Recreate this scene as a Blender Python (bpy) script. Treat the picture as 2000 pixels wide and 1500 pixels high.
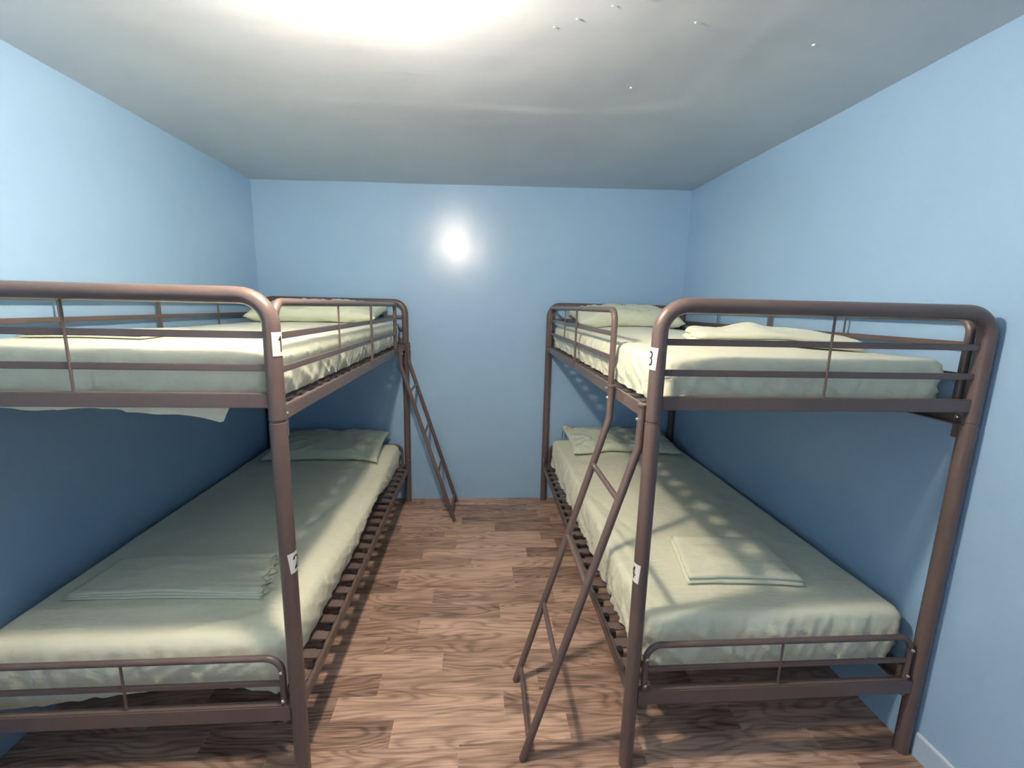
import bpy, bmesh, math, random
from mathutils import Vector, Matrix, noise
random.seed(7)
for o in list(bpy.data.objects): bpy.data.objects.remove(o, do_unlink=True)
S = bpy.context.scene
C = S.collection

# ------------------------------------------------------------------ camera
F_PX, PITCH, YAW, ROLL, CAM_H = 851.8, 0.17536, 0.07374, 0.02301, 1.4654
fw = Vector((math.sin(YAW)*math.cos(PITCH), math.cos(YAW)*math.cos(PITCH), -math.sin(PITCH)))
rt = Vector((math.cos(YAW), -math.sin(YAW), 0)); up = rt.cross(fw)
r2 = rt*math.cos(ROLL)+up*math.sin(ROLL); u2 = -rt*math.sin(ROLL)+up*math.cos(ROLL)
cd = bpy.data.cameras.new('camera'); cam = bpy.data.objects.new('camera', cd); C.objects.link(cam)
cd.sensor_width = 36; cd.sensor_fit = 'HORIZONTAL'; cd.lens = F_PX/2000*36; cd.clip_start = .02
M = Matrix((r2, u2, -fw)).transposed().to_4x4(); M.translation = Vector((0, 0, CAM_H)); cam.matrix_world = M
S.camera = cam

# ------------------------------------------------------------------ light, exposure
w = bpy.data.worlds.new('world'); S.world = w; w.use_nodes = True
w.node_tree.nodes['Background'].inputs[0].default_value = (.86, .92, 1, 1)
w.node_tree.nodes['Background'].inputs[1].default_value = .7
vs = S.view_settings
vs.view_transform = 'Standard'; vs.look = 'None'; vs.gamma = 1; vs.use_curve_mapping = False
vs.exposure = 2.68
LAMP = Vector((-.30, 1.01, 2.262)); BULB_STRENGTH = 400.0; SHADE_STRENGTH = 4.5; LAMP_COLOR = (1.0, .845, .67, 1)

# ------------------------------------------------------------------ materials
def srgb(r, g, b):
    f = lambda c: (c/255/12.92) if c/255 <= .04045 else ((c/255+.055)/1.055)**2.4
    return (f(r), f(g), f(b), 1)
class NT:
    def __init__(s, name):
        s.m = bpy.data.materials.new(name); s.m.use_nodes = True; s.t = s.m.node_tree
        s.b = s.t.nodes['Principled BSDF']
    def n(s, kind, **kw):
        x = s.t.nodes.new(kind)
        for k, v in kw.items():
            if k.startswith('i_'): x.inputs[k[2:].replace('_', ' ')].default_value = v
            else: setattr(x, k, v)
        return x
    def l(s, a, b): s.t.links.new(a, b)
    def math(s, op, a, b=None, c=None):
        x = s.n('ShaderNodeMath', operation=op)
        for i, v in enumerate((a, b, c)):
            if v is None: continue
            if isinstance(v, (int, float)): x.inputs[i].default_value = v
            else: s.l(v, x.inputs[i])
        return x.outputs[0]
    def bump(s, h, strength, dist):
        x = s.n('ShaderNodeBump'); x.inputs['Strength'].default_value = strength; x.inputs['Distance'].default_value = dist
        s.l(h, x.inputs['Height']); s.l(x.outputs[0], s.b.inputs['Normal'])
def simple(name, col, rough, metal=0, bump=None, spec=.5):
    t = NT(name); t.b.inputs['Base Color'].default_value = col; t.b.inputs['Roughness'].default_value = rough
    t.b.inputs['Metallic'].default_value = metal; t.b.inputs['Specular IOR Level'].default_value = spec
    co = t.n('ShaderNodeTexCoord'); nz = t.n('ShaderNodeTexNoise', i_Scale=bump[0] if bump else 60.0, i_Detail=4.0)
    t.l(co.outputs['Object'], nz.inputs['Vector'])
    mx = t.n('ShaderNodeMix', data_type='RGBA'); t.l(nz.outputs['Fac'], mx.inputs[0])
    mx.inputs[6].default_value = tuple(c*.94 for c in col[:3])+(1,); mx.inputs[7].default_value = tuple(min(1, c*1.05) for c in col[:3])+(1,)
    t.l(mx.outputs[2], t.b.inputs['Base Color'])
    if bump: t.bump(nz.outputs['Fac'], bump[1], bump[2])
    return t.m
def wall_mat(name, col, rough, b1, streak, grain):
    t = NT(name); t.b.inputs['Roughness'].default_value = rough; t.b.inputs['Specular IOR Level'].default_value = .5
    co = t.n('ShaderNodeTexCoord')
    n1 = t.n('ShaderNodeTexNoise', i_Scale=1.3, i_Detail=3.0); t.l(co.outputs['Object'], n1.inputs['Vector'])
    mx = t.n('ShaderNodeMix', data_type='RGBA'); t.l(n1.outputs['Fac'], mx.inputs[0])
    mx.inputs[6].default_value = tuple(c*.96 for c in col[:3])+(1,); mx.inputs[7].default_value = tuple(c*1.04 for c in col[:3])+(1,)
    t.l(mx.outputs[2], t.b.inputs['Base Color'])
    n2 = t.n('ShaderNodeTexNoise', i_Scale=95.0, i_Detail=2.0); t.l(co.outputs['Object'], n2.inputs['Vector'])
    n3 = t.n('ShaderNodeTexNoise', i_Scale=2.2, i_Detail=2.0); t.l(co.outputs['Object'], n3.inputs['Vector'])
    mp = t.n('ShaderNodeMapping'); mp.inputs['Scale'].default_value = streak; t.l(co.outputs['Object'], mp.inputs[0])
    n4 = t.n('ShaderNodeTexNoise', i_Scale=1.0, i_Detail=3.0); t.l(mp.outputs[0], n4.inputs['Vector'])
    h = t.math('ADD', t.math('MULTIPLY', n2.outputs['Fac'], grain), t.math('MULTIPLY', n3.outputs['Fac'], 1.2))
    h = t.math('ADD', h, t.math('MULTIPLY', n4.outputs['Fac'], .25))
    t.bump(h, 1.0, b1)
    return t.m
WALLC = (.335, .53, .755, 1)
M_wall = wall_mat('blue_wall_paint', WALLC, .27, .006, (5, 5, 1), .03)
M_ceil = wall_mat('blue_ceiling_paint', (.55, .61, .67, 1), .42, .010, (1.5, 9, 1), .015)
M_trim = simple('painted_baseboard', (.45, .62, .80, 1), .4)
M_caulk = simple('white_baseboard_edge', (.8, .84, .88, 1), .4)
M_metal = simple('taupe_powder_coat', (.135, .098, .090, 1), .36, 0, (400, .15, .001))
M_bolt = simple('bright_steel_bolt', (.75, .72, .68, 1), .25, .9)
M_black = simple('black_plastic', (.012, .011, .012, 1), .5)
M_label = simple('white_paper_label', (.85, .83, .80, 1), .55)
M_ink = simple('black_ink', (.02, .02, .018, 1), .6)
M_band = simple('pale_grey_band', (.36, .33, .31, 1), .5)
M_speck = simple('white_speck', (.9, .9, .9, 1), .15)
M_matt = simple('white_mattress_cover', (.75, .78, .78, 1), .8)
def cloth(name, col):
    t = NT(name); b = t.b
    b.inputs['Roughness'].default_value = .62; b.inputs['Specular IOR Level'].default_value = .35
    b.inputs['Sheen Weight'].default_value = .15
    co = t.n('ShaderNodeTexCoord')
    n1 = t.n('ShaderNodeTexNoise', i_Scale=3.0, i_Detail=3.0); t.l(co.outputs['Object'], n1.inputs['Vector'])
    mx = t.n('ShaderNodeMix', data_type='RGBA'); t.l(n1.outputs['Fac'], mx.inputs[0])
    mx.inputs[6].default_value = tuple(c*.96 for c in col[:3])+(1,); mx.inputs[7].default_value = tuple(min(1, c*1.04) for c in col[:3])+(1,)
    t.l(mx.outputs[2], b.inputs['Base Color'])
    mp = t.n('ShaderNodeMapping'); mp.inputs['Scale'].default_value = (60, 14, 30); t.l(co.outputs['Object'], mp.inputs[0])
    n2 = t.n('ShaderNodeTexNoise', i_Scale=1.0, i_Detail=3.0); t.l(mp.outputs[0], n2.inputs['Vector'])
    n3 = t.n('ShaderNodeTexNoise', i_Scale=9.0, i_Detail=3.0, i_Distortion=.6); t.l(co.outputs['Object'], n3.inputs['Vector'])
    h = t.math('ADD', t.math('MULTIPLY', n2.outputs['Fac'], .35), n3.outputs['Fac'])
    t.bump(h, .6, .011)
    return t.m
M_sheet = cloth('seafoam_sheet', (.76, .775, .61, 1))
M_case = cloth('seafoam_pillowcase', (.66, .72, .57, 1))

# floor: printed vinyl planks running across the room, rows ~0.101 m deep
def floor_mat():
    t = NT('wood_plank_vinyl'); b = t.b
    co = t.n('ShaderNodeTexCoord'); sp = t.n('ShaderNodeSeparateXYZ'); t.l(co.outputs['Object'], sp.inputs[0])
    X, Y = sp.outputs[0], sp.outputs[1]
    RH, PL = .1012, .62
    yr = t.math('DIVIDE', t.math('ADD', Y, -1.25+20*RH), RH)
    row = t.math('FLOOR', yr); fy = t.math('FRACT', yr)
    # rows 20.. (y = 1.25 ..): seam position and whether the plank right of the seam is the lighter one
    seams = {18: (.02, 0), 19: (-.06, 0), 20: (-.295, 1), 21: (.10, 0), 22: (-.38, 1), 23: (-.145, 0), 24: (.22, 1), 25: (.35, 0),
             26: (.108, 1), 27: (-.23, 0), 28: (-.425, 1), 29: (.19, 0), 30: (-.04, 1), 31: (.29, 0), 32: (-.137, 1), 33: (.40, 0),
             34: (.105, 0), 35: (.499, 1), 36: (-.2, 0), 37: (.356, 1)}
    cr = t.n('ShaderNodeValToRGB'); cr.color_ramp.interpolation = 'CONSTANT'
    el = cr.color_ramp.elements
    lo, hi = 12, 39
    rnd = random.Random(3)
    while len(el) > 1: el.remove(el[-1])
    for i, k in enumerate(range(lo, hi)):
        s, p = seams.get(k, (rnd.uniform(-.5, .5), rnd.random() > .5))
        e = el[0] if i == 0 else el.new((k-lo)/(hi-lo))
        e.position = (k-lo)/(hi-lo); e.color = ((s+1)/2, float(p), rnd.random(), 1)
    t.l(t.math('DIVIDE', t.math('ADD', row, .5-lo), hi-lo), cr.inputs[0])
    sc = t.n('ShaderNodeSeparateColor'); t.l(cr.outputs[0], sc.inputs[0])
    seam = t.math('SUBTRACT', t.math('MULTIPLY', sc.outputs[0], 2.0), 1.0)
    xr = t.math('DIVIDE', t.math('SUBTRACT', X, seam), PL)
    col = t.math('FLOOR', xr); fx = t.math('FRACT', xr)
    par = t.math('FLOORED_MODULO', t.math('ADD', col, sc.outputs[1]), 2.0)   # 1 = light plank
    cv = t.n('ShaderNodeCombineXYZ'); t.l(row, cv.inputs[0]); t.l(col, cv.inputs[1])
    wn = t.n('ShaderNodeTexWhiteNoise', noise_dimensions='3D'); t.l(cv.outputs[0], wn.inputs[0])
    wsep = t.n('ShaderNodeSeparateColor'); t.l(wn.outputs['Color'], wsep.inputs[0])
    # grain coordinates, offset per plank
    gx = t.math('ADD', X, t.math('MULTIPLY', wsep.outputs[0], 40.0)); gy = t.math('ADD', Y, t.math('MULTIPLY', wsep.outputs[1], 40.0))
    gv = t.n('ShaderNodeCombineXYZ'); t.l(t.math('MULTIPLY', gx, 1.8), gv.inputs[0]); t.l(t.math('MULTIPLY', gy, 9.0), gv.inputs[1])
    low = t.n('ShaderNodeTexNoise', i_Scale=1.0, i_Detail=1.5, i_Roughness=.4); t.l(gv.outputs[0], low.inputs['Vector'])
    rings = t.math('MULTIPLY', low.outputs['Fac'], 95.0)
    ring = t.math('SINE', rings)
    ring = t.math('POWER', t.math('ADD', t.math('MULTIPLY', ring, .5), .5), 2.2)
    fv = t.n('ShaderNodeCombineXYZ'); t.l(t.math('MULTIPLY', gx, 6.0), fv.inputs[0]); t.l(t.math('MULTIPLY', gy, 190.0), fv.inputs[1])
    fine = t.n('ShaderNodeTexNoise', i_Scale=1.0, i_Detail=4.0); t.l(fv.outputs[0], fine.inputs['Vector'])
    mv = t.n('ShaderNodeCombineXYZ'); t.l(t.math('MULTIPLY', gx, 3.0), mv.inputs[0]); t.l(t.math('MULTIPLY', gy, 30.0), mv.inputs[1])
    mid = t.n('ShaderNodeTexNoise', i_Scale=1.0, i_Detail=3.0); t.l(mv.outputs[0], mid.inputs['Vector'])
    v = t.math('ADD', t.math('MULTIPLY', par, .26), t.math('MULTIPLY', wsep.outputs[2], .22))
    v = t.math('ADD', v, t.math('MULTIPLY', ring, -.27))
    v = t.math('ADD', v, t.math('MULTIPLY', t.math('SUBTRACT', fine.outputs['Fac'], .5), 1.15))
    v = t.math('ADD', v, t.math('MULTIPLY', t.math('SUBTRACT', mid.outputs['Fac'], .5), 1.15))
    v = t.math('ADD', v, .40)
    # thin seam lines
    ey = t.math('MINIMUM', fy, t.math('SUBTRACT', 1.0, fy)); ex = t.math('MINIMUM', fx, t.math('SUBTRACT', 1.0, fx))
    ly = t.math('LESS_THAN', ey, .012); lx = t.math('LESS_THAN', ex, .0018)
    v = t.math('ADD', v, t.math('MULTIPLY', ly, -.10)); v = t.math('ADD', v, t.math('MULTIPLY', lx, .12))
    rp = t.n('ShaderNodeValToRGB'); t.l(v, rp.inputs[0])
    e = rp.color_ramp.elements; e[0].position = 0; e[0].color = (.10, .064, .050, 1); e[1].position = 1; e[1].color = (.68, .47, .36, 1)
    m = e.new(.5); m.color = (.36, .235, .178, 1)
    t.l(rp.outputs[0], b.inputs['Base Color'])
    b.inputs['Roughness'].default_value = .45; b.inputs['Specular IOR Level'].default_value = .35
    t.bump(t.math('MULTIPLY', fine.outputs['Fac'], 1.0), .25, .001)
    return t.m
M_floor = floor_mat()
def emis():
    t = NT('lit_frosted_glass'); b = t.b
    b.inputs['Base Color'].default_value = (.9, .88, .84, 1); b.inputs['Roughness'].default_value = .3
    b.inputs['Emission Color'].default_value = LAMP_COLOR; b.inputs['Emission Strength'].default_value = SHADE_STRENGTH
    tr = t.n('ShaderNodeBsdfTransparent'); mx = t.n('ShaderNodeMixShader'); mx.inputs[0].default_value = .5   # half-clear glass: the bulb inside casts the shadows
    out = t.t.nodes['Material Output']; t.l(b.outputs[0], mx.inputs[2]); t.l(tr.outputs[0], mx.inputs[1]); t.l(mx.outputs[0], out.inputs['Surface'])
    return t.m
M_dome = emis()
def bulb_mat():
    t = NT('lit_bulb'); b = t.b; b.inputs['Base Color'].default_value = (.9, .9, .9, 1)
    b.inputs['Emission Color'].default_value = LAMP_COLOR; b.inputs['Emission Strength'].default_value = BULB_STRENGTH
    return t.m
M_bulb = bulb_mat()

# ------------------------------------------------------------------ mesh helpers
def finish(name, bm, mat, parent=None, smooth=True, loc=None, rotz=None, normals=True):
    if normals: bmesh.ops.recalc_face_normals(bm, faces=bm.faces)
    me = bpy.data.meshes.new(name); bm.to_mesh(me); bm.free()
    if isinstance(mat, (list, tuple)):
        for m in mat: me.materials.append(m)
    else: me.materials.append(mat)
    if smooth:
        for p in me.polygons: p.use_smooth = True
        try: me.set_sharp_from_angle(angle=math.radians(40))
        except Exception: pass
    o = bpy.data.objects.new(name, me); C.objects.link(o)
    if parent: o.parent = parent
    if loc is not None: o.location = loc
    if rotz is not None: o.rotation_euler = (0, 0, rotz)
    return o
def box(bm, a, b, bev=.0):
    t = bmesh.new(); bmesh.ops.create_cube(t, size=1)
    for v in t.verts: v.co = Vector([(a[i]+b[i])/2+v.co[i]*(b[i]-a[i]) for i in range(3)])
    if bev: bmesh.ops.bevel(t, geom=t.edges[:], offset=bev, segments=2, affect='EDGES')
    me = bpy.data.meshes.new('t'); t.to_mesh(me); t.free(); bm.from_mesh(me); bpy.data.meshes.remove(me)
def tube(bm, pts, r, seg=16, cap=True, squash=None):
    pts = [Vector(p) for p in pts]; n = len(pts); rs = r if isinstance(r, (list, tuple)) else [r]*n
    T = [(pts[min(i+1, n-1)]-pts[max(i-1, 0)]).normalized() for i in range(n)]
    N = T[0].orthogonal().normalized(); rings = []
    for i in range(n):
        if i: N = (T[i-1].rotation_difference(T[i]) @ N)
        N = (N-T[i]*N.dot(T[i])).normalized(); B = T[i].cross(N)
        rings.append([bm.verts.new(pts[i]+(N*math.cos(2*math.pi*k/seg)+B*math.sin(2*math.pi*k/seg))*rs[i]) for k in range(seg)])
    for i in range(n-1):
        for k in range(seg):
            bm.faces.new((rings[i][k], rings[i][(k+1) % seg], rings[i+1][(k+1) % seg], rings[i+1][k]))
    if cap: bm.faces.new(rings[0][::-1]); bm.faces.new(rings[-1])
def bend(path, rad, seg=8):
    """round the inner corners of a polyline with arcs"""
    P = [Vector(p) for p in path]; out = [P[0]]
    for i in range(1, len(P)-1):
        a = (P[i-1]-P[i]).normalized(); b = (P[i+1]-P[i]).normalized()
        ang = a.angle(b); d = rad/math.tan(ang/2)
        s, e = P[i]+a*d, P[i]+b*d
        c = P[i]+(a+b).normalized()*(rad/math.sin(ang/2))
        v0, v1 = s-c, e-c; tot = v0.angle(v1); ax = v0.cross(v1).normalized()
        for k in range(seg+1): out.append(c+Matrix.Rotation(tot*k/seg, 3, ax) @ v0)
    out.append(P[-1]); return out
def thing(name, label, cat, loc, rotz=0, group=None):
    o = bpy.data.objects.new(name, None); C.objects.link(o); o.empty_display_size = .1
    o.location = loc; o.rotation_euler = (0, 0, rotz); o['label'] = label; o['category'] = cat
    if group: o['group'] = group
    return o
def structure(name, bm, mat, smooth=False):
    o = finish(name, bm, mat, smooth=smooth); o['kind'] = 'structure'; return o

# ------------------------------------------------------------------ room
X0, X1, YB, YF = -1.527, 1.481, 3.18, -1.7
bm = bmesh.new(); box(bm, (X0-.1, YF-.1, -.08), (X1+.1, YB+.1, 0)); structure('floor', bm, M_floor)
bm = bmesh.new(); box(bm, (X0-.1, YB, 0), (X1+.1, YB+.1, 2.42)); structure('wall_back', bm, M_wall)
WY0, WY1, WZ0, WZ1 = -1.35, -.25, .95, 2.05      # left wall opening added behind the camera, unseen, to let in cool fill
bm = bmesh.new(); box(bm, (X0-.1, YF-.1, 0), (X1+.1, YF, 2.42)); structure('wall_front', bm, M_wall)
bm = bmesh.new(); box(bm, (X0-.1, YF, 0), (X0, WY0, 2.42)); box(bm, (X0-.1, WY1, 0), (X0, YB, 2.42)); box(bm, (X0-.1, WY0, 0), (X0, WY1, WZ0)); box(bm, (X0-.1, WY0, WZ1), (X0, WY1, 2.42)); structure('wall_left', bm, M_wall)
bm = bmesh.new(); box(bm, (X1, YF, 0), (X1+.1, YB, 2.42)); structure('wall_right', bm, M_wall)
bm = bmesh.new()
for a, b in (((WY0, WZ0), (WY1, WZ0+.05)), ((WY0, WZ1-.05), (WY1, WZ1)), ((WY0, WZ0), (WY0+.05, WZ1)), ((WY1-.05, WZ0), (WY1, WZ1)), ((WY0, 1.48), (WY1, 1.52))):
    box(bm, (X0-.07, a[0], a[1]), (X0-.02, b[0], b[1]), .002)
structure('added_fill_window', bm, M_caulk)  # unseen frame, added along with its opening for the fill light
pl = bpy.data.lights.new('fill_portal', 'AREA'); pl.shape = 'RECTANGLE'; pl.size = WY1-WY0; pl.size_y = WZ1-WZ0; pl.cycles.is_portal = True
po = bpy.data.objects.new('fill_portal', pl); C.objects.link(po); po.location = (X0-.09, (WY0+WY1)/2, (WZ0+WZ1)/2); po.rotation_euler = (math.pi/2, 0, -math.pi/2)
def ceil_z(x, y):
    u = (x-X0)/(X1-X0); v = (YB-y)/(YB-.5); v = min(v, 1.4)
    return (2.254*(1-u)+2.306*u)*(1-v)+(2.270*(1-u)+2.283*u)*v
# a soft ridge where the drywall panels were taped, as seen on the ceiling
RIDGE = [(-1.5, 1.60), (-1.11, 1.724), (-.956, 1.896), (-.625, 1.975), (-.091, 1.965), (.339, 2.0), (.80, 1.894), (.81, 1.503), (.825, 1.24), (.9, .2), (.9, -1)]
def seg_d(p, pts):
    best = 9
    for a, b in zip(pts, pts[1:]):
        a = Vector(a); b = Vector(b); ab = b-a; t = max(0, min(1, (p-a).dot(ab)/ab.dot(ab)))
        best = min(best, (p-a-ab*t).length)
    return best
def ridge_step(p):
    best, side = 9, 0
    for a, b in zip(RIDGE, RIDGE[1:]):
        a = Vector(a); b = Vector(b); ab = b-a; t = max(0, min(1, (p-a).dot(ab)/ab.dot(ab))); q = p-a-ab*t
        if q.length < best: best = q.length; side = 1 if ab.x*q.y-ab.y*q.x > 0 else -1
    e = max(0, min(1, .5+.5*best*side/.026)); return e*e*(3-2*e)
bm = bmesh.new()
NX, NY = 150, 240; g = []
for j in range(NY+1):
    row = []
    for i in range(NX+1):
        x = X0-.02+(X1-X0+.04)*i/NX; y = YF-.02+(YB-YF+.04)*j/NY
        d = seg_d(Vector((x, y)), RIDGE)
        z = ceil_z(x, y)-.0038*ridge_step(Vector((x, y)))*(.75+.5*noise.noise(Vector((x*3, y*3, 9))))*min(1, max(.25, (x+1.2)/.8))+.004*noise.noise(Vector((x*1.7, y*1.7, 3)))
        z -= .0022*abs(noise.noise(Vector((x*30, y*18, 1))))*math.exp(-((x-.42)/.13)**2-((y-1.27)/.09)**2)*2.5
        row.append(bm.verts.new((x, y, z)))
    g.append(row)
for j in range(NY):
    for i in range(NX):
        bm.faces.new((g[j][i], g[j+1][i], g[j+1][i+1], g[j][i+1]))
ret = bmesh.ops.extrude_face_region(bm, geom=bm.faces[:])
for v in [e for e in ret['geom'] if isinstance(e, bmesh.types.BMVert)]: v.co.z = 2.42
for (x, y, r) in [(1.019, 1.445, .006), (.551, 1.765, .005), (.265, 1.392, .004), (.349, 1.328, .003), (.606, 1.375, .004), (.206, 1.434, .003), (.435, 1.29, .006)]:
    n0 = len(bm.faces); m = Matrix.Translation((x, y, ceil_z(x, y)-.003)) @ Matrix.Diagonal((1, 1, .5, 1))
    before = set(bm.faces)
    bmesh.ops.create_icosphere(bm, subdivisions=2, radius=r, matrix=m)
    for f in bm.faces:
        if f not in before: f.material_index = 1
o = structure('ceiling', bm, [M_ceil, M_speck], smooth=True)
bm = bmesh.new(); box(bm, (X1-.009, YF, 0), (X1, 1.14, .082), .001); box(bm, (X1-.007, YF, .082), (X1, 1.14, .089), .001)
for f in bm.faces:
    f.material_index = 1 if f.calc_center_median().z > .0821 else 0
structure('baseboard_right', bm, [M_trim, M_caulk])

# ------------------------------------------------------------------ ceiling light
zc = ceil_z(LAMP.x, LAMP.y)
lt = thing('ceiling_light', 'round frosted glass dome light glowing warm white on the ceiling', 'ceiling light', (LAMP.x, LAMP.y, zc))
def lathe(bm, prof, seg=48):
    rings = []
    for (r, z) in prof:
        rings.append([bm.verts.new((r*math.cos(2*math.pi*k/seg), r*math.sin(2*math.pi*k/seg), z)) for k in range(seg)] if r > 1e-5 else [bm.verts.new((0, 0, z))])
    for a, b in zip(rings, rings[1:]):
        for k in range(seg):
            k2 = (k+1) % seg
            if len(a) == 1: bm.faces.new((a[0], b[k], b[k2]))
            elif len(b) == 1: bm.faces.new((a[k], a[k2], b[0]))
            else: bm.faces.new((a[k], a[k2], b[k2], b[k]))
bm = bmesh.new(); lathe(bm, [(0, .01), (.085, .01), (.085, -.02), (.03, -.03), (.03, -.07), (.125, -.082), (.125, -.087), (0, -.090)]); finish('base', bm, simple('white_enamel', (.85, .85, .83, 1), .35), lt)
DR, DD = .14, .125
bm = bmesh.new(); lathe(bm, [(.06, -.088), (DR-.004, -.088), (DR, -.090)]+[(DR*math.cos(t), -.092-DD*math.sin(t)) for t in [i*math.pi/2/14 for i in range(14)]]+[(0, -.092-DD)])
finish('glass_shade', bm, M_dome, lt)
bm = bmesh.new(); lathe(bm, [(0, -.090), (.014, -.090), (.016, -.104), (.030, -.119), (.038, -.138), (.035, -.156), (.022, -.170), (0, -.175)], 24); finish('bulb', bm, M_bulb, lt)
for k in range(3):
    a = math.radians(215+120*k); bm = bmesh.new(); c, s = math.cos(a), math.sin(a)
    tube(bm, [((DR-.02)*c, (DR-.02)*s, -.084), ((DR+.004)*c, (DR+.004)*s, -.086), ((DR+.004)*c, (DR+.004)*s, -.104), ((DR-.002)*c, (DR-.002)*s, -.118)], .0028, 8)
    finish('clip', bm, M_bolt, lt)

# ------------------------------------------------------------------ bunk beds
L, W = 1.985, .964
R = .0215
HT = 1.479
def make_bed(label, loc, rotz, near_is_a, digits, thin_rod, stay, GE, foot_w):
    """local frame: x along the bed from end A, y from the aisle (0) to the wall (W)"""
    bed = thing('bunk_bed', label, 'bunk bed', loc, rotz, 'taupe metal bunk beds')
    def part(name, bm, mat=M_metal, parent=bed, **k): return finish(name, bm, mat, parent, **k)
    def bolt(p, d, parent=bed):
        bm = bmesh.new(); p = Vector(p); d = Vector(d)
        tube(bm, [p, p+d*.003, p+d*.005], [.006, .0055, .003], 10); return part('bolt', bm, M_bolt, parent)
    for ea, a in (('A', 0), ('B', L)):
        s = 1 if a == 0 else -1
        bm = bmesh.new(); path = bend([(a, 0, 1.158), (a, 0, HT), (a, W, HT), (a, W, 1.158)], .075, 10)
        tube(bm, path, R, 24); top = part('end_frame', bm)
        for z in (1.380, 1.295):
            bm = bmesh.new(); box(bm, (a-.005, R*.8, z-.009), (a+.005, W-R*.8, z+.009), .002); part('end_bar', bm)
        bm = bmesh.new(); box(bm, (a-.010, R*.8, 1.190), (a+.010, W-R*.8, 1.228), .002); part('end_rail', bm)
        bm = bmesh.new(); tube(bm, [(a-.004*s, W*.51, 1.228), (a-.004*s, W*.51, HT-R+.003)], .0035, 8); part('rod', bm)
        for v in (0, W):
            bm = bmesh.new(); tube(bm, [(a, v, 0), (a, v, 1.150), (a, v, 1.1505), (a, v, 1.157)], [R+.0005, R+.0005, R-.0015, R-.0015], 24)
            part('leg', bm)
            iv = 1 if v == 0 else -1
            bm = bmesh.new(); box(bm, (min(a, a+s*.035), v-.012, 1.105) if 1 else 0, (max(a, a+s*.035), v-.006 if v == 0 else v+.0, 1.19), .001)
            part('bracket', bm)
            bolt((a+s*.026, v-.012 if v == 0 else v-.012, 1.168), (0, -1, 0))
            bm = bmesh.new(); box(bm, (min(a+s*.015, a+s*.04), v-.008, .235), (max(a+s*.015, a+s*.04), v-.002, .352), .001)
            part('bracket', bm); bolt((a+s*.03, v-.008, .335), (0, -1, 0))
            # gusset below the end rail, wall side
        bm = bmesh.new()
        gv = [(a, W-R*.7, 1.192), (a, W-.055, 1.192), (a, W-R*.7, 1.165)]
        vs_ = [bm.verts.new((x+dx, y, z)) for dx in (-.002, .002) for (x, y, z) in gv]
        bm.faces.new(vs_[:3]); bm.faces.new(vs_[3:][::-1])
        for i in range(3): j = (i+1) % 3; bm.faces.new((vs_[i], vs_[j], vs_[3+j], vs_[3+i]))
        part('gusset', bm, smooth=False)
        # low foot frame of the lower bunk
        bm = bmesh.new(); tube(bm, bend([(a, .040, .225), (a, .040, .438), (a, W-.040, .438), (a, W-.040, .225)], .048, 8), .0095, 14); ff = part('foot_frame', bm)
        bm = bmesh.new(); box(bm, (a-.005, .046, .345), (a+.005, W-.046, .362), .002); part('foot_bar', bm, M_metal, ff)
        bm = bmesh.new(); tube(bm, [(a-.004*s, W*.5, .285), (a-.004*s, W*.5, .434)], .0035, 8); part('rod', bm, M_metal, ff)
        bm = bmesh.new(); box(bm, (a-.012, R*.8, .232), (a+.012, W-R*.8, .284), .003); part('end_rail', bm)
        for v, dv in ((.040, 1), (W-.040, -1)):
            bolt((a-s*.009, v, .395), (-s, 0, 0)); bolt((a-s*.009, v, .300), (-s, 0, 0))
    # side rails: an angle section, upper and lower, both sides
    for z0, z1 in ((1.149, 1.188), (.243, .284)):
        for v, iv in ((0, 1), (W, -1)):
            bm = bmesh.new()
            box(bm, (R*.8, min(v-.007*iv, v+.007*iv), z0), (L-R*.8, max(v-.007*iv, v+.007*iv), z1), .002)
            box(bm, (R*.8, min(v+.004*iv, v+.034*iv), z0), (L-R*.8, max(v+.004*iv, v+.034*iv), z0+.004), .001)
            part('side_rail', bm)
    # slats on both levels with black end holders
    for z0 in (1.172, .282):
        n = 22
        for i in range(n):
            a = .10+(L-.20)*i/(n-1)
            bm = bmesh.new()
            N = 10
            for k in range(N):
                f0, f1 = k/N, (k+1)/N
                y0, y1 = .004+(W-.008)*f0, .004+(W-.008)*f1
                za, zb = z0+.010*math.sin(math.pi*f0), z0+.010*math.sin(math.pi*f1)
                q = [bm.verts.new(c) for c in ((a-.020, y0, za), (a+.020, y0, za), (a+.020, y1, zb), (a-.020, y1, zb), (a-.020, y0, za+.006), (a+.020, y0, za+.006), (a+.020, y1, zb+.006), (a-.020, y1, zb+.006))]
                for f in ((3, 2, 1, 0), (4, 5, 6, 7), (0, 1, 5, 4), (2, 3, 7, 6), (1, 2, 6, 5), (3, 0, 4, 7)): bm.faces.new([q[x] for x in f])
            bmesh.ops.remove_doubles(bm, verts=bm.verts, dist=.0001)
            sl = part('slat', bm, smooth=False, normals=False)
            bm = bmesh.new(); box(bm, (a+.017, .003, z0-.006), (a+.041, .022, z0+.011), .002)
            part('slat_holder', bm, M_black, sl)
    # guard rail on the aisle side, from end A to the ladder
    gy = .008
    bm = bmesh.new(); tube(bm, bend([(.036, gy, 1.188), (.036, gy, 1.463), (GE, gy, 1.463), (GE, gy, 1.180)], .045, 8), .0115, 16)
    gr = part('guard_rail', bm)
    for z in (1.374, 1.283):
        bm = bmesh.new(); box(bm, (.052, gy-.005, z-.009), (GE-.006, gy+.005, z+.009), .002); part('guard_bar', bm, M_metal, gr)
    bm = bmesh.new(); tube(bm, [(thin_rod, gy-.004, 1.283), (thin_rod, gy-.004, 1.456)], .0035, 8); part('rod', bm, M_metal, gr)
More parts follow.
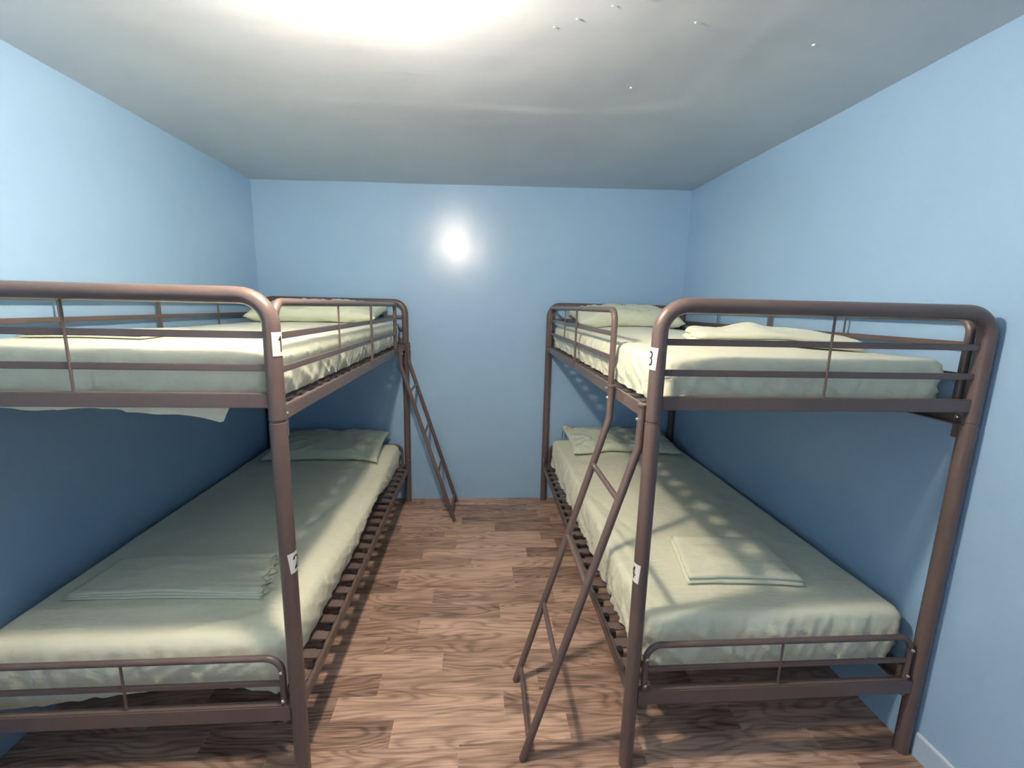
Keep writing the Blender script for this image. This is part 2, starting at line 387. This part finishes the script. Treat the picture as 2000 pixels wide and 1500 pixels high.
    bm = bmesh.new(); box(bm, (stay-.011, gy-.020, 1.160), (stay+.011, gy-.013, 1.195), .001); box(bm, (stay-.011, gy-.013, 1.186), (stay+.011, gy-.006, 1.458), .001); part('guard_stay', bm, M_metal, gr)
    bolt((GE, -.007, 1.168), (0, -1, 0), gr)
    # guard rail on the wall side, full length
    wy = W+.004
    bm = bmesh.new(); tube(bm, bend([(.046, wy-.004, 1.188), (.046, wy-.004, 1.463), (L-.046, wy-.004, 1.463), (L-.046, wy-.004, 1.188)], .045, 8), .0115, 14)
    gw = part('guard_rail', bm)
    for z in (1.384, 1.290):
        bm = bmesh.new(); box(bm, (.052, wy-.009, z-.009), (L-.052, wy+.001, z+.009), .002); part('guard_bar', bm, M_metal, gw)
    for a in (.52, 1.48):
        bm = bmesh.new(); tube(bm, [(a, wy-.004, 1.29), (a, wy-.004, 1.456)], .0035, 8); part('rod', bm, M_metal, gw)
    bm = bmesh.new(); box(bm, (1.0, wy-.008, 1.165), (1.022, wy-.001, 1.458), .002); part('guard_stay', bm, M_metal, gw)
    # ladder hooked on the aisle side next to end B
    stiles = (L-.335, L-.028); fz = .0125
    prof = [(-.022, 1.196), (-.024, 1.075), (-foot_w, 0.0)]
    ladder = None
    for a in stiles:
        bm = bmesh.new(); pth = bend([(a, prof[0][0], prof[0][1]), (a, prof[1][0], prof[1][1]), (a, prof[2][0], prof[2][1]+.004)], .06, 6)
        tube(bm, pth, .0125, 16)
        tube(bm, [(a, prof[0][0], 1.194), (a, prof[0][0], 1.200)], [.0155, .0155], 16)
        if ladder is None:
            ladder = finish('ladder', bm, M_metal, bed)
        else: finish('stile', bm, M_metal, ladder)
        bm = bmesh.new(); tube(bm, [(a, -.034, 1.155), (a, -.040, 1.155)], [.006, .004], 10); finish('bolt', bm, M_bolt, ladder)
    for z in (.905, .625, .345, .065):
        t = (1.075-z)/1.075; y = -.024-(foot_w-.024)*t
        bm = bmesh.new(); tube(bm, [(stiles[0], y, z), (stiles[1], y, z)], .009, 14); finish('rung', bm, M_metal, ladder)
    # paper number stickers, wrapped round the near aisle-side post
    a0 = 0 if near_is_a else L
    for (ch, z, tilt) in digits:
        sticker(bed, a0, z, ch, tilt)
    return bed

DIG = {
 '1': [[(-.35, .55), (0.05, 1.0), (.05, -1.0)]],
 '2': [[(-.6, .55), (-.45, .85), (-.1, 1.0), (.3, .95), (.58, .7), (.6, .4), (.4, .05), (-.1, -.45), (-.6, -.95), (.65, -.95)]],
 '3': [[(-.6, .6), (-.4, .9), (0, 1.0), (.38, .88), (.55, .55), (.4, .2), (0, .05)], [(0, .05), (.45, -.08), (.62, -.45), (.48, -.82), (.05, -1.0), (-.4, -.9), (-.62, -.55)]],
 '4': [[(.25, -1.0), (.25, 1.0), (-.65, -.35), (.65, -.35)]],
}
def sticker(bed, a0, z, ch, tilt):
    turn = {'1': -.20, '2': -.10}.get(ch, .06)
    ct, st = math.cos(tilt), math.sin(tilt)
    def P(u, v, off):   # u along the arc (metres), v up
        uu = u*ct-v*st; vv = u*st+v*ct
        th = -math.pi/2+uu/R+turn
        return Vector((a0+(R+off)*math.cos(th), (R+off)*math.sin(th), z+vv))
    bm = bmesh.new(); hw, hh = .0215, .0305; n = 24
    f = [[bm.verts.new(P(-hw+2*hw*i/n, -hh+2*hh*j/2, .0009)) for i in range(n+1)] for j in range(3)]
    b = [[bm.verts.new(P(-hw+2*hw*i/n, -hh+2*hh*j/2, .0003)) for i in range(n+1)] for j in range(3)]
    for j in range(2):
        for i in range(n):
            bm.faces.new((f[j][i], f[j][i+1], f[j+1][i+1], f[j+1][i])); bm.faces.new((b[j][i], b[j+1][i], b[j+1][i+1], b[j][i+1]))
    o = finish('number_sticker', bm, M_label, bed, normals=False); o['label'] = 'white paper sticker with black number '+ch
    bm = bmesh.new(); sx, sy, tw = .0125, .0185, .0021
    for line in DIG[ch]:
        pts = []
        for (p, q) in zip(line, line[1:]):
            for k in range(6): pts.append(((p[0]+(q[0]-p[0])*k/6)*sx, (p[1]+(q[1]-p[1])*k/6)*sy))
        pts.append((line[-1][0]*sx, line[-1][1]*sy))
        for i in range(len(pts)-1):
            (x0, y0), (x1, y1) = pts[i], pts[i+1]; d = math.hypot(x1-x0, y1-y0); nx, ny = -(y1-y0)/d*tw, (x1-x0)/d*tw
            ex, ey = (x1-x0)/d*tw*.6, (y1-y0)/d*tw*.6
            q = [(x0-ex+nx, y0-ey+ny), (x0-ex-nx, y0-ey-ny), (x1+ex-nx, y1+ey-ny), (x1+ex+nx, y1+ey+ny)]
            bm.faces.new([bm.verts.new(P(a, b_, .0013+.00001*i)) for a, b_ in q])
    finish('numeral', bm, M_ink, o, normals=False)

FL = (Vector((-.5328, 1.160, 0)), math.pi/2)       # left bed: end A near the camera
FRr = -math.pi/2-.003
RB = Vector((.4865, 1.1606, 0))
FR = (RB+Vector((math.cos(FRr), math.sin(FRr), 0))*-L, FRr)   # right bed: end A at the far wall
def to_world(fr, a, w_, z):
    c, s = math.cos(fr[1]), math.sin(fr[1]); return fr[0]+Vector((a*c-w_*s, a*s+w_*c, z))
bedL = make_bed('taupe metal bunk bed against the left wall, posts numbered 1 and 2', FL[0], FL[1], True,
                [('1', 1.358, 0), ('2', .750, .10)], .55, 1.02, 1.66, .365)
bedR = make_bed('taupe metal bunk bed against the right wall, posts numbered 3 and 4', FR[0], FR[1], False,
                [('3', 1.335, -.06), ('4', .693, -.06)], .58, .92, 1.54, .335)
bm = bmesh.new(); tube(bm, [(0, .47, HT), (0, .70, HT)], R+.0012, 24); o = finish('pale_band', bm, M_band, bedR); o['label'] = 'pale grey band wrapped round the far top tube'  # paler sleeve over one stretch of the top tube

# ------------------------------------------------------------------ mattresses with fitted sheets
def ridge(p, a, b, wd):
    a = Vector(a); b = Vector(b); ab = b-a; t = max(0, min(1, (p-a).dot(ab)/ab.dot(ab))); d = (p-a-ab*t).length
    return math.exp(-(d/wd)**2)*math.sin(math.pi*min(1, max(0, .08+t*.84)))
def sheet_bm(la, lw, h, r, fold, seed, creases=(), dome=.0, sag=None, hem=None):
    """fitted sheet over a block la x lw x h, origin bottom corner; open underneath"""
    NA, NW, NH = 170, 84, 18
    bm = bmesh.new(); vd = {}
    def get(i, j, k):
        key = (i, j, k)
        if key in vd: return vd[key]
        p = Vector((la*i/NA, lw*j/NW, h*k/NH)); q = Vector((min(max(p.x, r), la-r), min(max(p.y, r), lw-r), min(p.z, h-r)))
        n = p-q
        if n.length > 1e-6: n.normalize(); p = q+n*r
        else: n = Vector((0, 0, 1)) if k == NH else Vector((0, 0, 0))
        hz = p.z/h
        top = 1 if k == NH else 0
        # position along the perimeter for the gathers
        side = max(0, min(1, (1-abs(n.z))*1.4)) if not top else 0
        s = p.x*1.0 if abs(n.y) > abs(n.x) else p.y+5
        fz = (1-hz)
        g1 = noise.noise(Vector((s*30+fz*1.5, seed, fz*.8)))*.7+noise.noise(Vector((s*44+fz*3, seed+9, fz*1.2)))*.4*(1-.7*fz)
        sharp = -abs(noise.noise(Vector((s*17-fz*2.2, seed+4, fz))))*1.0+.25+.9*max(0, 1-3.5*abs(noise.noise(Vector((s*11-fz*2.6, seed+14, fz*.7)))))**2*min(1, fz*3)
        corner = math.exp(-min(math.hypot(p.x, p.y), math.hypot(p.x-la, p.y), math.hypot(p.x, p.y-lw), math.hypot(p.x-la, p.y-lw))/.12)
        nn = Vector((n.x, n.y, 0)); nn = nn.normalized() if nn.length > 1e-4 else nn
        amp = fold*side*(.35+.65*fz)*(1+.2*corner)
        p += nn*((g1+sharp)*amp)
        p += nn*side*(.010*math.sin(math.pi*min(1, hz*1.05))-.006*max(0, 1-hz)**2)
        xy = Vector((p.x, p.y))
        if top or side < .95:
            f = max(0, 1-side)
            e = min(1, max(0, min(p.x, la-p.x)-.03)/.4)*min(1, max(0, min(p.y, lw-p.y)-.03)/.3) if top else 0; e = e*e*(3-2*e)
            p.z += f*(.004*noise.noise(Vector((p.x*2.3, p.y*3.1, seed)))+.0025*noise.noise(Vector((p.x*9, p.y*7, seed+2))))+dome*max(0, e)
            for (a, b, wd, am) in creases:
                p.z += am*ridge(xy, a, b, wd)*f
            p.z += .0016*math.sin(0)*f
        if sag: p.z -= sag(p.x, p.y)*hz
        if hem and k == 0: pass
        if hem: p.z -= hem(p.x, p.y, s)*max(0, 1-hz)**1.5
        vd[key] = bm.verts.new(p); return vd[key]
    for i in range(NA):
        for j in range(NW): bm.faces.new((get(i, j, NH), get(i+1, j, NH), get(i+1, j+1, NH), get(i, j+1, NH)))
    for k in range(NH):
        for i in range(NA):
            bm.faces.new((get(i, 0, k), get(i+1, 0, k), get(i+1, 0, k+1), get(i, 0, k+1)))
            bm.faces.new((get(i, NW, k), get(i, NW, k+1), get(i+1, NW, k+1), get(i+1, NW, k)))
        for j in range(NW):
            bm.faces.new((get(0, j, k), get(0, j, k+1), get(0, j+1, k+1), get(0, j+1, k)))
            bm.faces.new((get(NA, j, k), get(NA, j+1, k), get(NA, j+1, k+1), get(NA, j, k+1)))
    return bm
def mattress(fr, a0, a1, w0, w1, z0, z1, label, seed, fold=.006, r=.04, creases=(), dome=.006, sag=None, hem=None):
    la, lw, h = a1-a0, w1-w0, z1-z0
    loc = to_world(fr, a0, w0, z0)
    i = .03
    bm = bmesh.new(); box(bm, (i, i, .015), (la-i, lw-i, h-.075), .02)
    o = finish('mattress', bm, M_matt, loc=loc, rotz=fr[1]); o['label'] = label; o['category'] = 'mattress'; o['group'] = 'mattresses in green fitted sheets'
    bm = sheet_bm(la, lw, h, r, fold, seed, creases, dome, sag, hem)
    s = finish('fitted_sheet', bm, M_sheet, o, normals=True)
    s.data.set_sharp_from_angle(angle=math.radians(180))
    return o
# lower right
mattress(FR, .05, 1.930, .055, .935, .302, .497, 'green-sheeted mattress on the lower bunk of the right bed, ladder in front', 11, .017, .024,
         [((1.0, .02), (1.75, .10), .012, .006), ((.8, .0), (1.6, .2), .010, -.004), ((.3, .2), (.5, .6), .02, .003)], dome=.03,
         hem=lambda x, y, s: .010*noise.noise(Vector((s*5, 1, 1)))-.0)
# upper right
mattress(FR, .05, 1.935, .04, .905, 1.192, 1.337, 'green-sheeted mattress on the upper bunk of the right bed, behind number 3', 23, .014, .020,
         [((1.3, .0), (1.85, .15), .015, .005), ((1.2, .3), (1.6, .5), .02, .003)], dome=.02)
# lower left
mattress(FL, .05, 1.930, .055, .935, .300, .468, 'green-sheeted mattress on the lower bunk of the left bed, behind number 2', 37, .008, .032,
         [((.55, .22), (1.25, .05), .008, -.006), ((.60, .17), (1.35, .03), .012, .006), ((.7, .05), (1.6, .03), .012, -.005), ((.02, .35), (.12, .05), .012, .006)], dome=.012,
         sag=lambda x, y: .05*math.exp(-(y/.10)**2)*math.sin(math.pi*min(1, max(0, x/1.9)))**1.5,
         hem=lambda x, y, s: (.05*min(1, max(0, (y-.35)/.35)) if x < .02 else 0)+(.03*math.exp(-(y/.10)**2) if x < .02 else 0)+(.012*noise.noise(Vector((s*4, 3, 1))) if x < .02 else 0)-(.0+.06*math.exp(-((x-1.15)/.25)**2) if y < .04 else 0))
# upper left
mattress(FL, .05, 1.935, .045, .905, 1.192, 1.337, 'green-sheeted mattress on the upper bunk of the left bed, behind number 1', 53, .010, .020,
         [((.3, .0), (.9, .12), .015, .004), ((.1, .1), (.5, .1), .02, .003)], dome=.008,
         hem=lambda x, y, s: ((.022+.036*math.exp(-(max(0, y-.13)/.13)**1.3))*min(1, max(0, (y-.10)/.025))+.004*math.sin(y*24)) if x < .02 else 0)

from mathutils.bvhtree import BVHTree
bpy.context.view_layer.update()
TREES = []
for o in [o for o in C.objects if o.name.startswith('fitted_sheet')]:
    mw = o.matrix_world; TREES.append(BVHTree.FromPolygons([mw @ v.co for v in o.data.vertices], [p.vertices[:] for p in o.data.polygons]))
def surface(p, z, default):
    best = None
    for t in TREES:
        h = t.ray_cast(Vector((p.x, p.y, z+.07)), Vector((0, 0, -1)), .2)
        if h[0] is not None and h[1].z > .3: best = h[0].z if best is None else max(best, h[0].z)
    return default if best is None else best
def conform(bm, fr, ca, cw, z, gap=.0015):
    c, s = math.cos(fr[1]), math.sin(fr[1])
    for v in bm.verts:
        p = to_world(fr, ca, cw, z)+Vector((v.co.x*c-v.co.y*s, v.co.x*s+v.co.y*c, 0))
        v.co.z += surface(p, z, z)-z+gap
# ------------------------------------------------------------------ pillows
def pillow(fr, ca, cw, z, sa, sw, h, label, seed, tilt=0, rot=0, wr=1.0):
    bm = bmesh.new(); N, Mm = 44, 64; fronts = []
    for sgn in (1, -1):
        g = []
        for i in range(N+1):
            row = []
            for j in range(Mm+1):
                if sgn == -1 and (i in (0, N) or j in (0, Mm)): row.append(fronts[i][j]); continue
                u = -1+2*i/N; v = -1+2*j/Mm
                e = max(0, (1-abs(u)**2.6)*(1-abs(v)**3.2))
                x = u*sa/2*(1-.07*(1-v*v)**1.0*abs(u)**3); y = v*sw/2*(1-.05*(1-u*u)*abs(v)**3)
                t = h/2*e**.5
                P3 = Vector((x*7, y*7, seed+sgn))
                edge = max(abs(u), abs(v))
                t += e**.4*wr*(.014*noise.noise(P3)+.012*noise.noise(Vector((x*26, y*12, seed)))*edge**1.5+.011*max(0, 1-3.2*abs(noise.noise(Vector((x*9+y*6, y*7-x*3, seed+5)))))**2*(.4+edge)-.006*max(0, 1-4*abs(noise.noise(Vector((x*5-y*9, y*5, seed+8)))))**2)
                zz = sgn*max(t, 0)
                if sgn < 0: zz = max(zz, -h*.28)
                zz += .012*wr*noise.noise(Vector((x*5, y*5, seed+20)))*edge**4
                row.append(bm.verts.new((x, y, zz+h*.28)))
            g.append(row)
        if sgn == 1: fronts = g
        for i in range(N):
            for j in range(Mm):
                q = (g[i][j], g[i+1][j], g[i+1][j+1], g[i][j+1])
                bm.faces.new(q if sgn > 0 else q[::-1])
    for v in bm.verts:
        v.co = Matrix.Rotation(tilt, 3, 'Y') @ v.co
    bmesh.ops.recalc_face_normals(bm, faces=bm.faces)
    zmin = min(v.co.z for v in bm.verts)
    for v in bm.verts: v.co.z -= zmin
    conform(bm, fr, ca, cw, z)
    o = finish('pillow', bm, M_case, loc=to_world(fr, ca, cw, z), rotz=fr[1]+rot); o.data.set_sharp_from_angle(angle=math.radians(180))
    o['label'] = label; o['category'] = 'pillow'; o['group'] = 'pillows in green cases'
    return o
pillow(FR, .22, .47, 1.350, .38, .70, .155, 'plump green pillow at the far end of the upper right bunk', 3.1, tilt=.16)
pillow(FL, 1.77, .50, 1.340, .38, .78, .145, 'plump green pillow at the far end of the upper left bunk', 8.2, tilt=-.16)
pillow(FR, .24, .49, .520, .42, .74, .10, 'thin green pillow at the far end of the lower right bunk', 5.7, tilt=.12)
pillow(FL, 1.73, .47, .474, .42, .72, .09, 'thin green pillow at the far end of the lower left bunk', 12.4, tilt=-.16)

# ------------------------------------------------------------------ folded sheets
def folded(fr, quad, z, th, layers, label, seed, ruffle=.0, puff=0.0, tuck=0):
    """quad: four (a, w) corners in order; layered stack with rounded folds"""
    ca = sum(q[0] for q in quad)/4; cw = sum(q[1] for q in quad)/4
    bm = bmesh.new(); N, Mm = 30, 60
    for l in range(layers):
        sh = .006*l; tl = th/layers; z0 = l*tl*.98
        def P(u, v, side):
            ins = .006*l+.004*abs(noise.noise(Vector((l*3.1, v*3, seed))))
            uu = min(max(u, 0), 1); vv = v
            A = [Vector(q) for q in quad]
            p = (A[0]*(1-uu)+A[1]*uu)*(1-vv)+(A[3]*(1-uu)+A[2]*uu)*vv
            c = Vector((ca, cw)); d = p-c
            e = max(0, min(uu, 1-uu, vv*1.5, (1-vv)*1.5))
            p = c+d*(1-ins/ max(d.length, .05))
            wob = ruffle*noise.noise(Vector((uu*9, l*5.3, seed)))*(1-vv)**3
            p += Vector((0, 1))*wob
            prof = min(1, (e/.05))**.5 if e < .05 else 1
            zz = z0+tl*(.5+side*.5*prof)
            zz += puff*max(0, e*2)**.5*(1 if side > 0 else .6)*(.7+.5*noise.noise(Vector((p.x*9, p.y*9, seed))))*(l+1)/layers
            zz += (.0025*noise.noise(Vector((p.x*16, p.y*16, seed+l)))+.0035*noise.noise(Vector((p.x*30, p.y*7, seed+l)))*(1 if ruffle else .5))*prof*(1 if l == layers-1 and side > 0 else .3)
            zz += ruffle*.8*abs(noise.noise(Vector((uu*14, l*2.2, seed+3))))*(1-vv)**6*(side > 0)
            return Vector((p.x-ca, p.y-cw, max(zz, .0005)))
        gs = []
        for side in (1, -1):
            g = [[(gs[0][i][j] if side < 0 and (i in (0, N) or j in (0, Mm)) else bm.verts.new(P(i/N, j/Mm, side))) for j in range(Mm+1)] for i in range(N+1)]
            gs.append(g)
            for i in range(N):
                for j in range(Mm):
                    q = (g[i][j], g[i+1][j], g[i+1][j+1], g[i][j+1]); bm.faces.new(q if side > 0 else q[::-1])
    conform(bm, fr, ca, cw, z)
    o = finish('folded_sheet', bm, M_sheet, loc=to_world(fr, ca, cw, z), rotz=fr[1]); o.data.set_sharp_from_angle(angle=math.radians(180))
    o['label'] = label; o['category'] = 'folded sheet'; o['group'] = 'folded green sheets laid on the bunks'
    return o
folded(FR, [(L-.455, .30), (L-.20, .255), (L-.17, .68), (L-.42, .66)], .522, .034, 2, 'folded green sheet with puffy edge lying on the lower right bunk', 2.0, .004, .012)
folded(FL, [(.47, .25), (.22, .19), (.24, .85), (.46, .83)], .478, .022, 3, 'flat folded green sheet with ruffled end on the lower left bunk', 6.0, .022, .0)
folded(FR, [(L-.55, .32), (L-.30, .25), (L-.26, .85), (L-.50, .86)], 1.352, .036, 2, 'rumpled folded green sheet lying on the upper right bunk', 4.0, .012, .034)
folded(FL, [(.50, .50), (.25, .50), (.25, .86), (.50, .86)], 1.343, .016, 2, 'thin folded green sheet lying on the upper left bunk', 9.0, .0, .0)
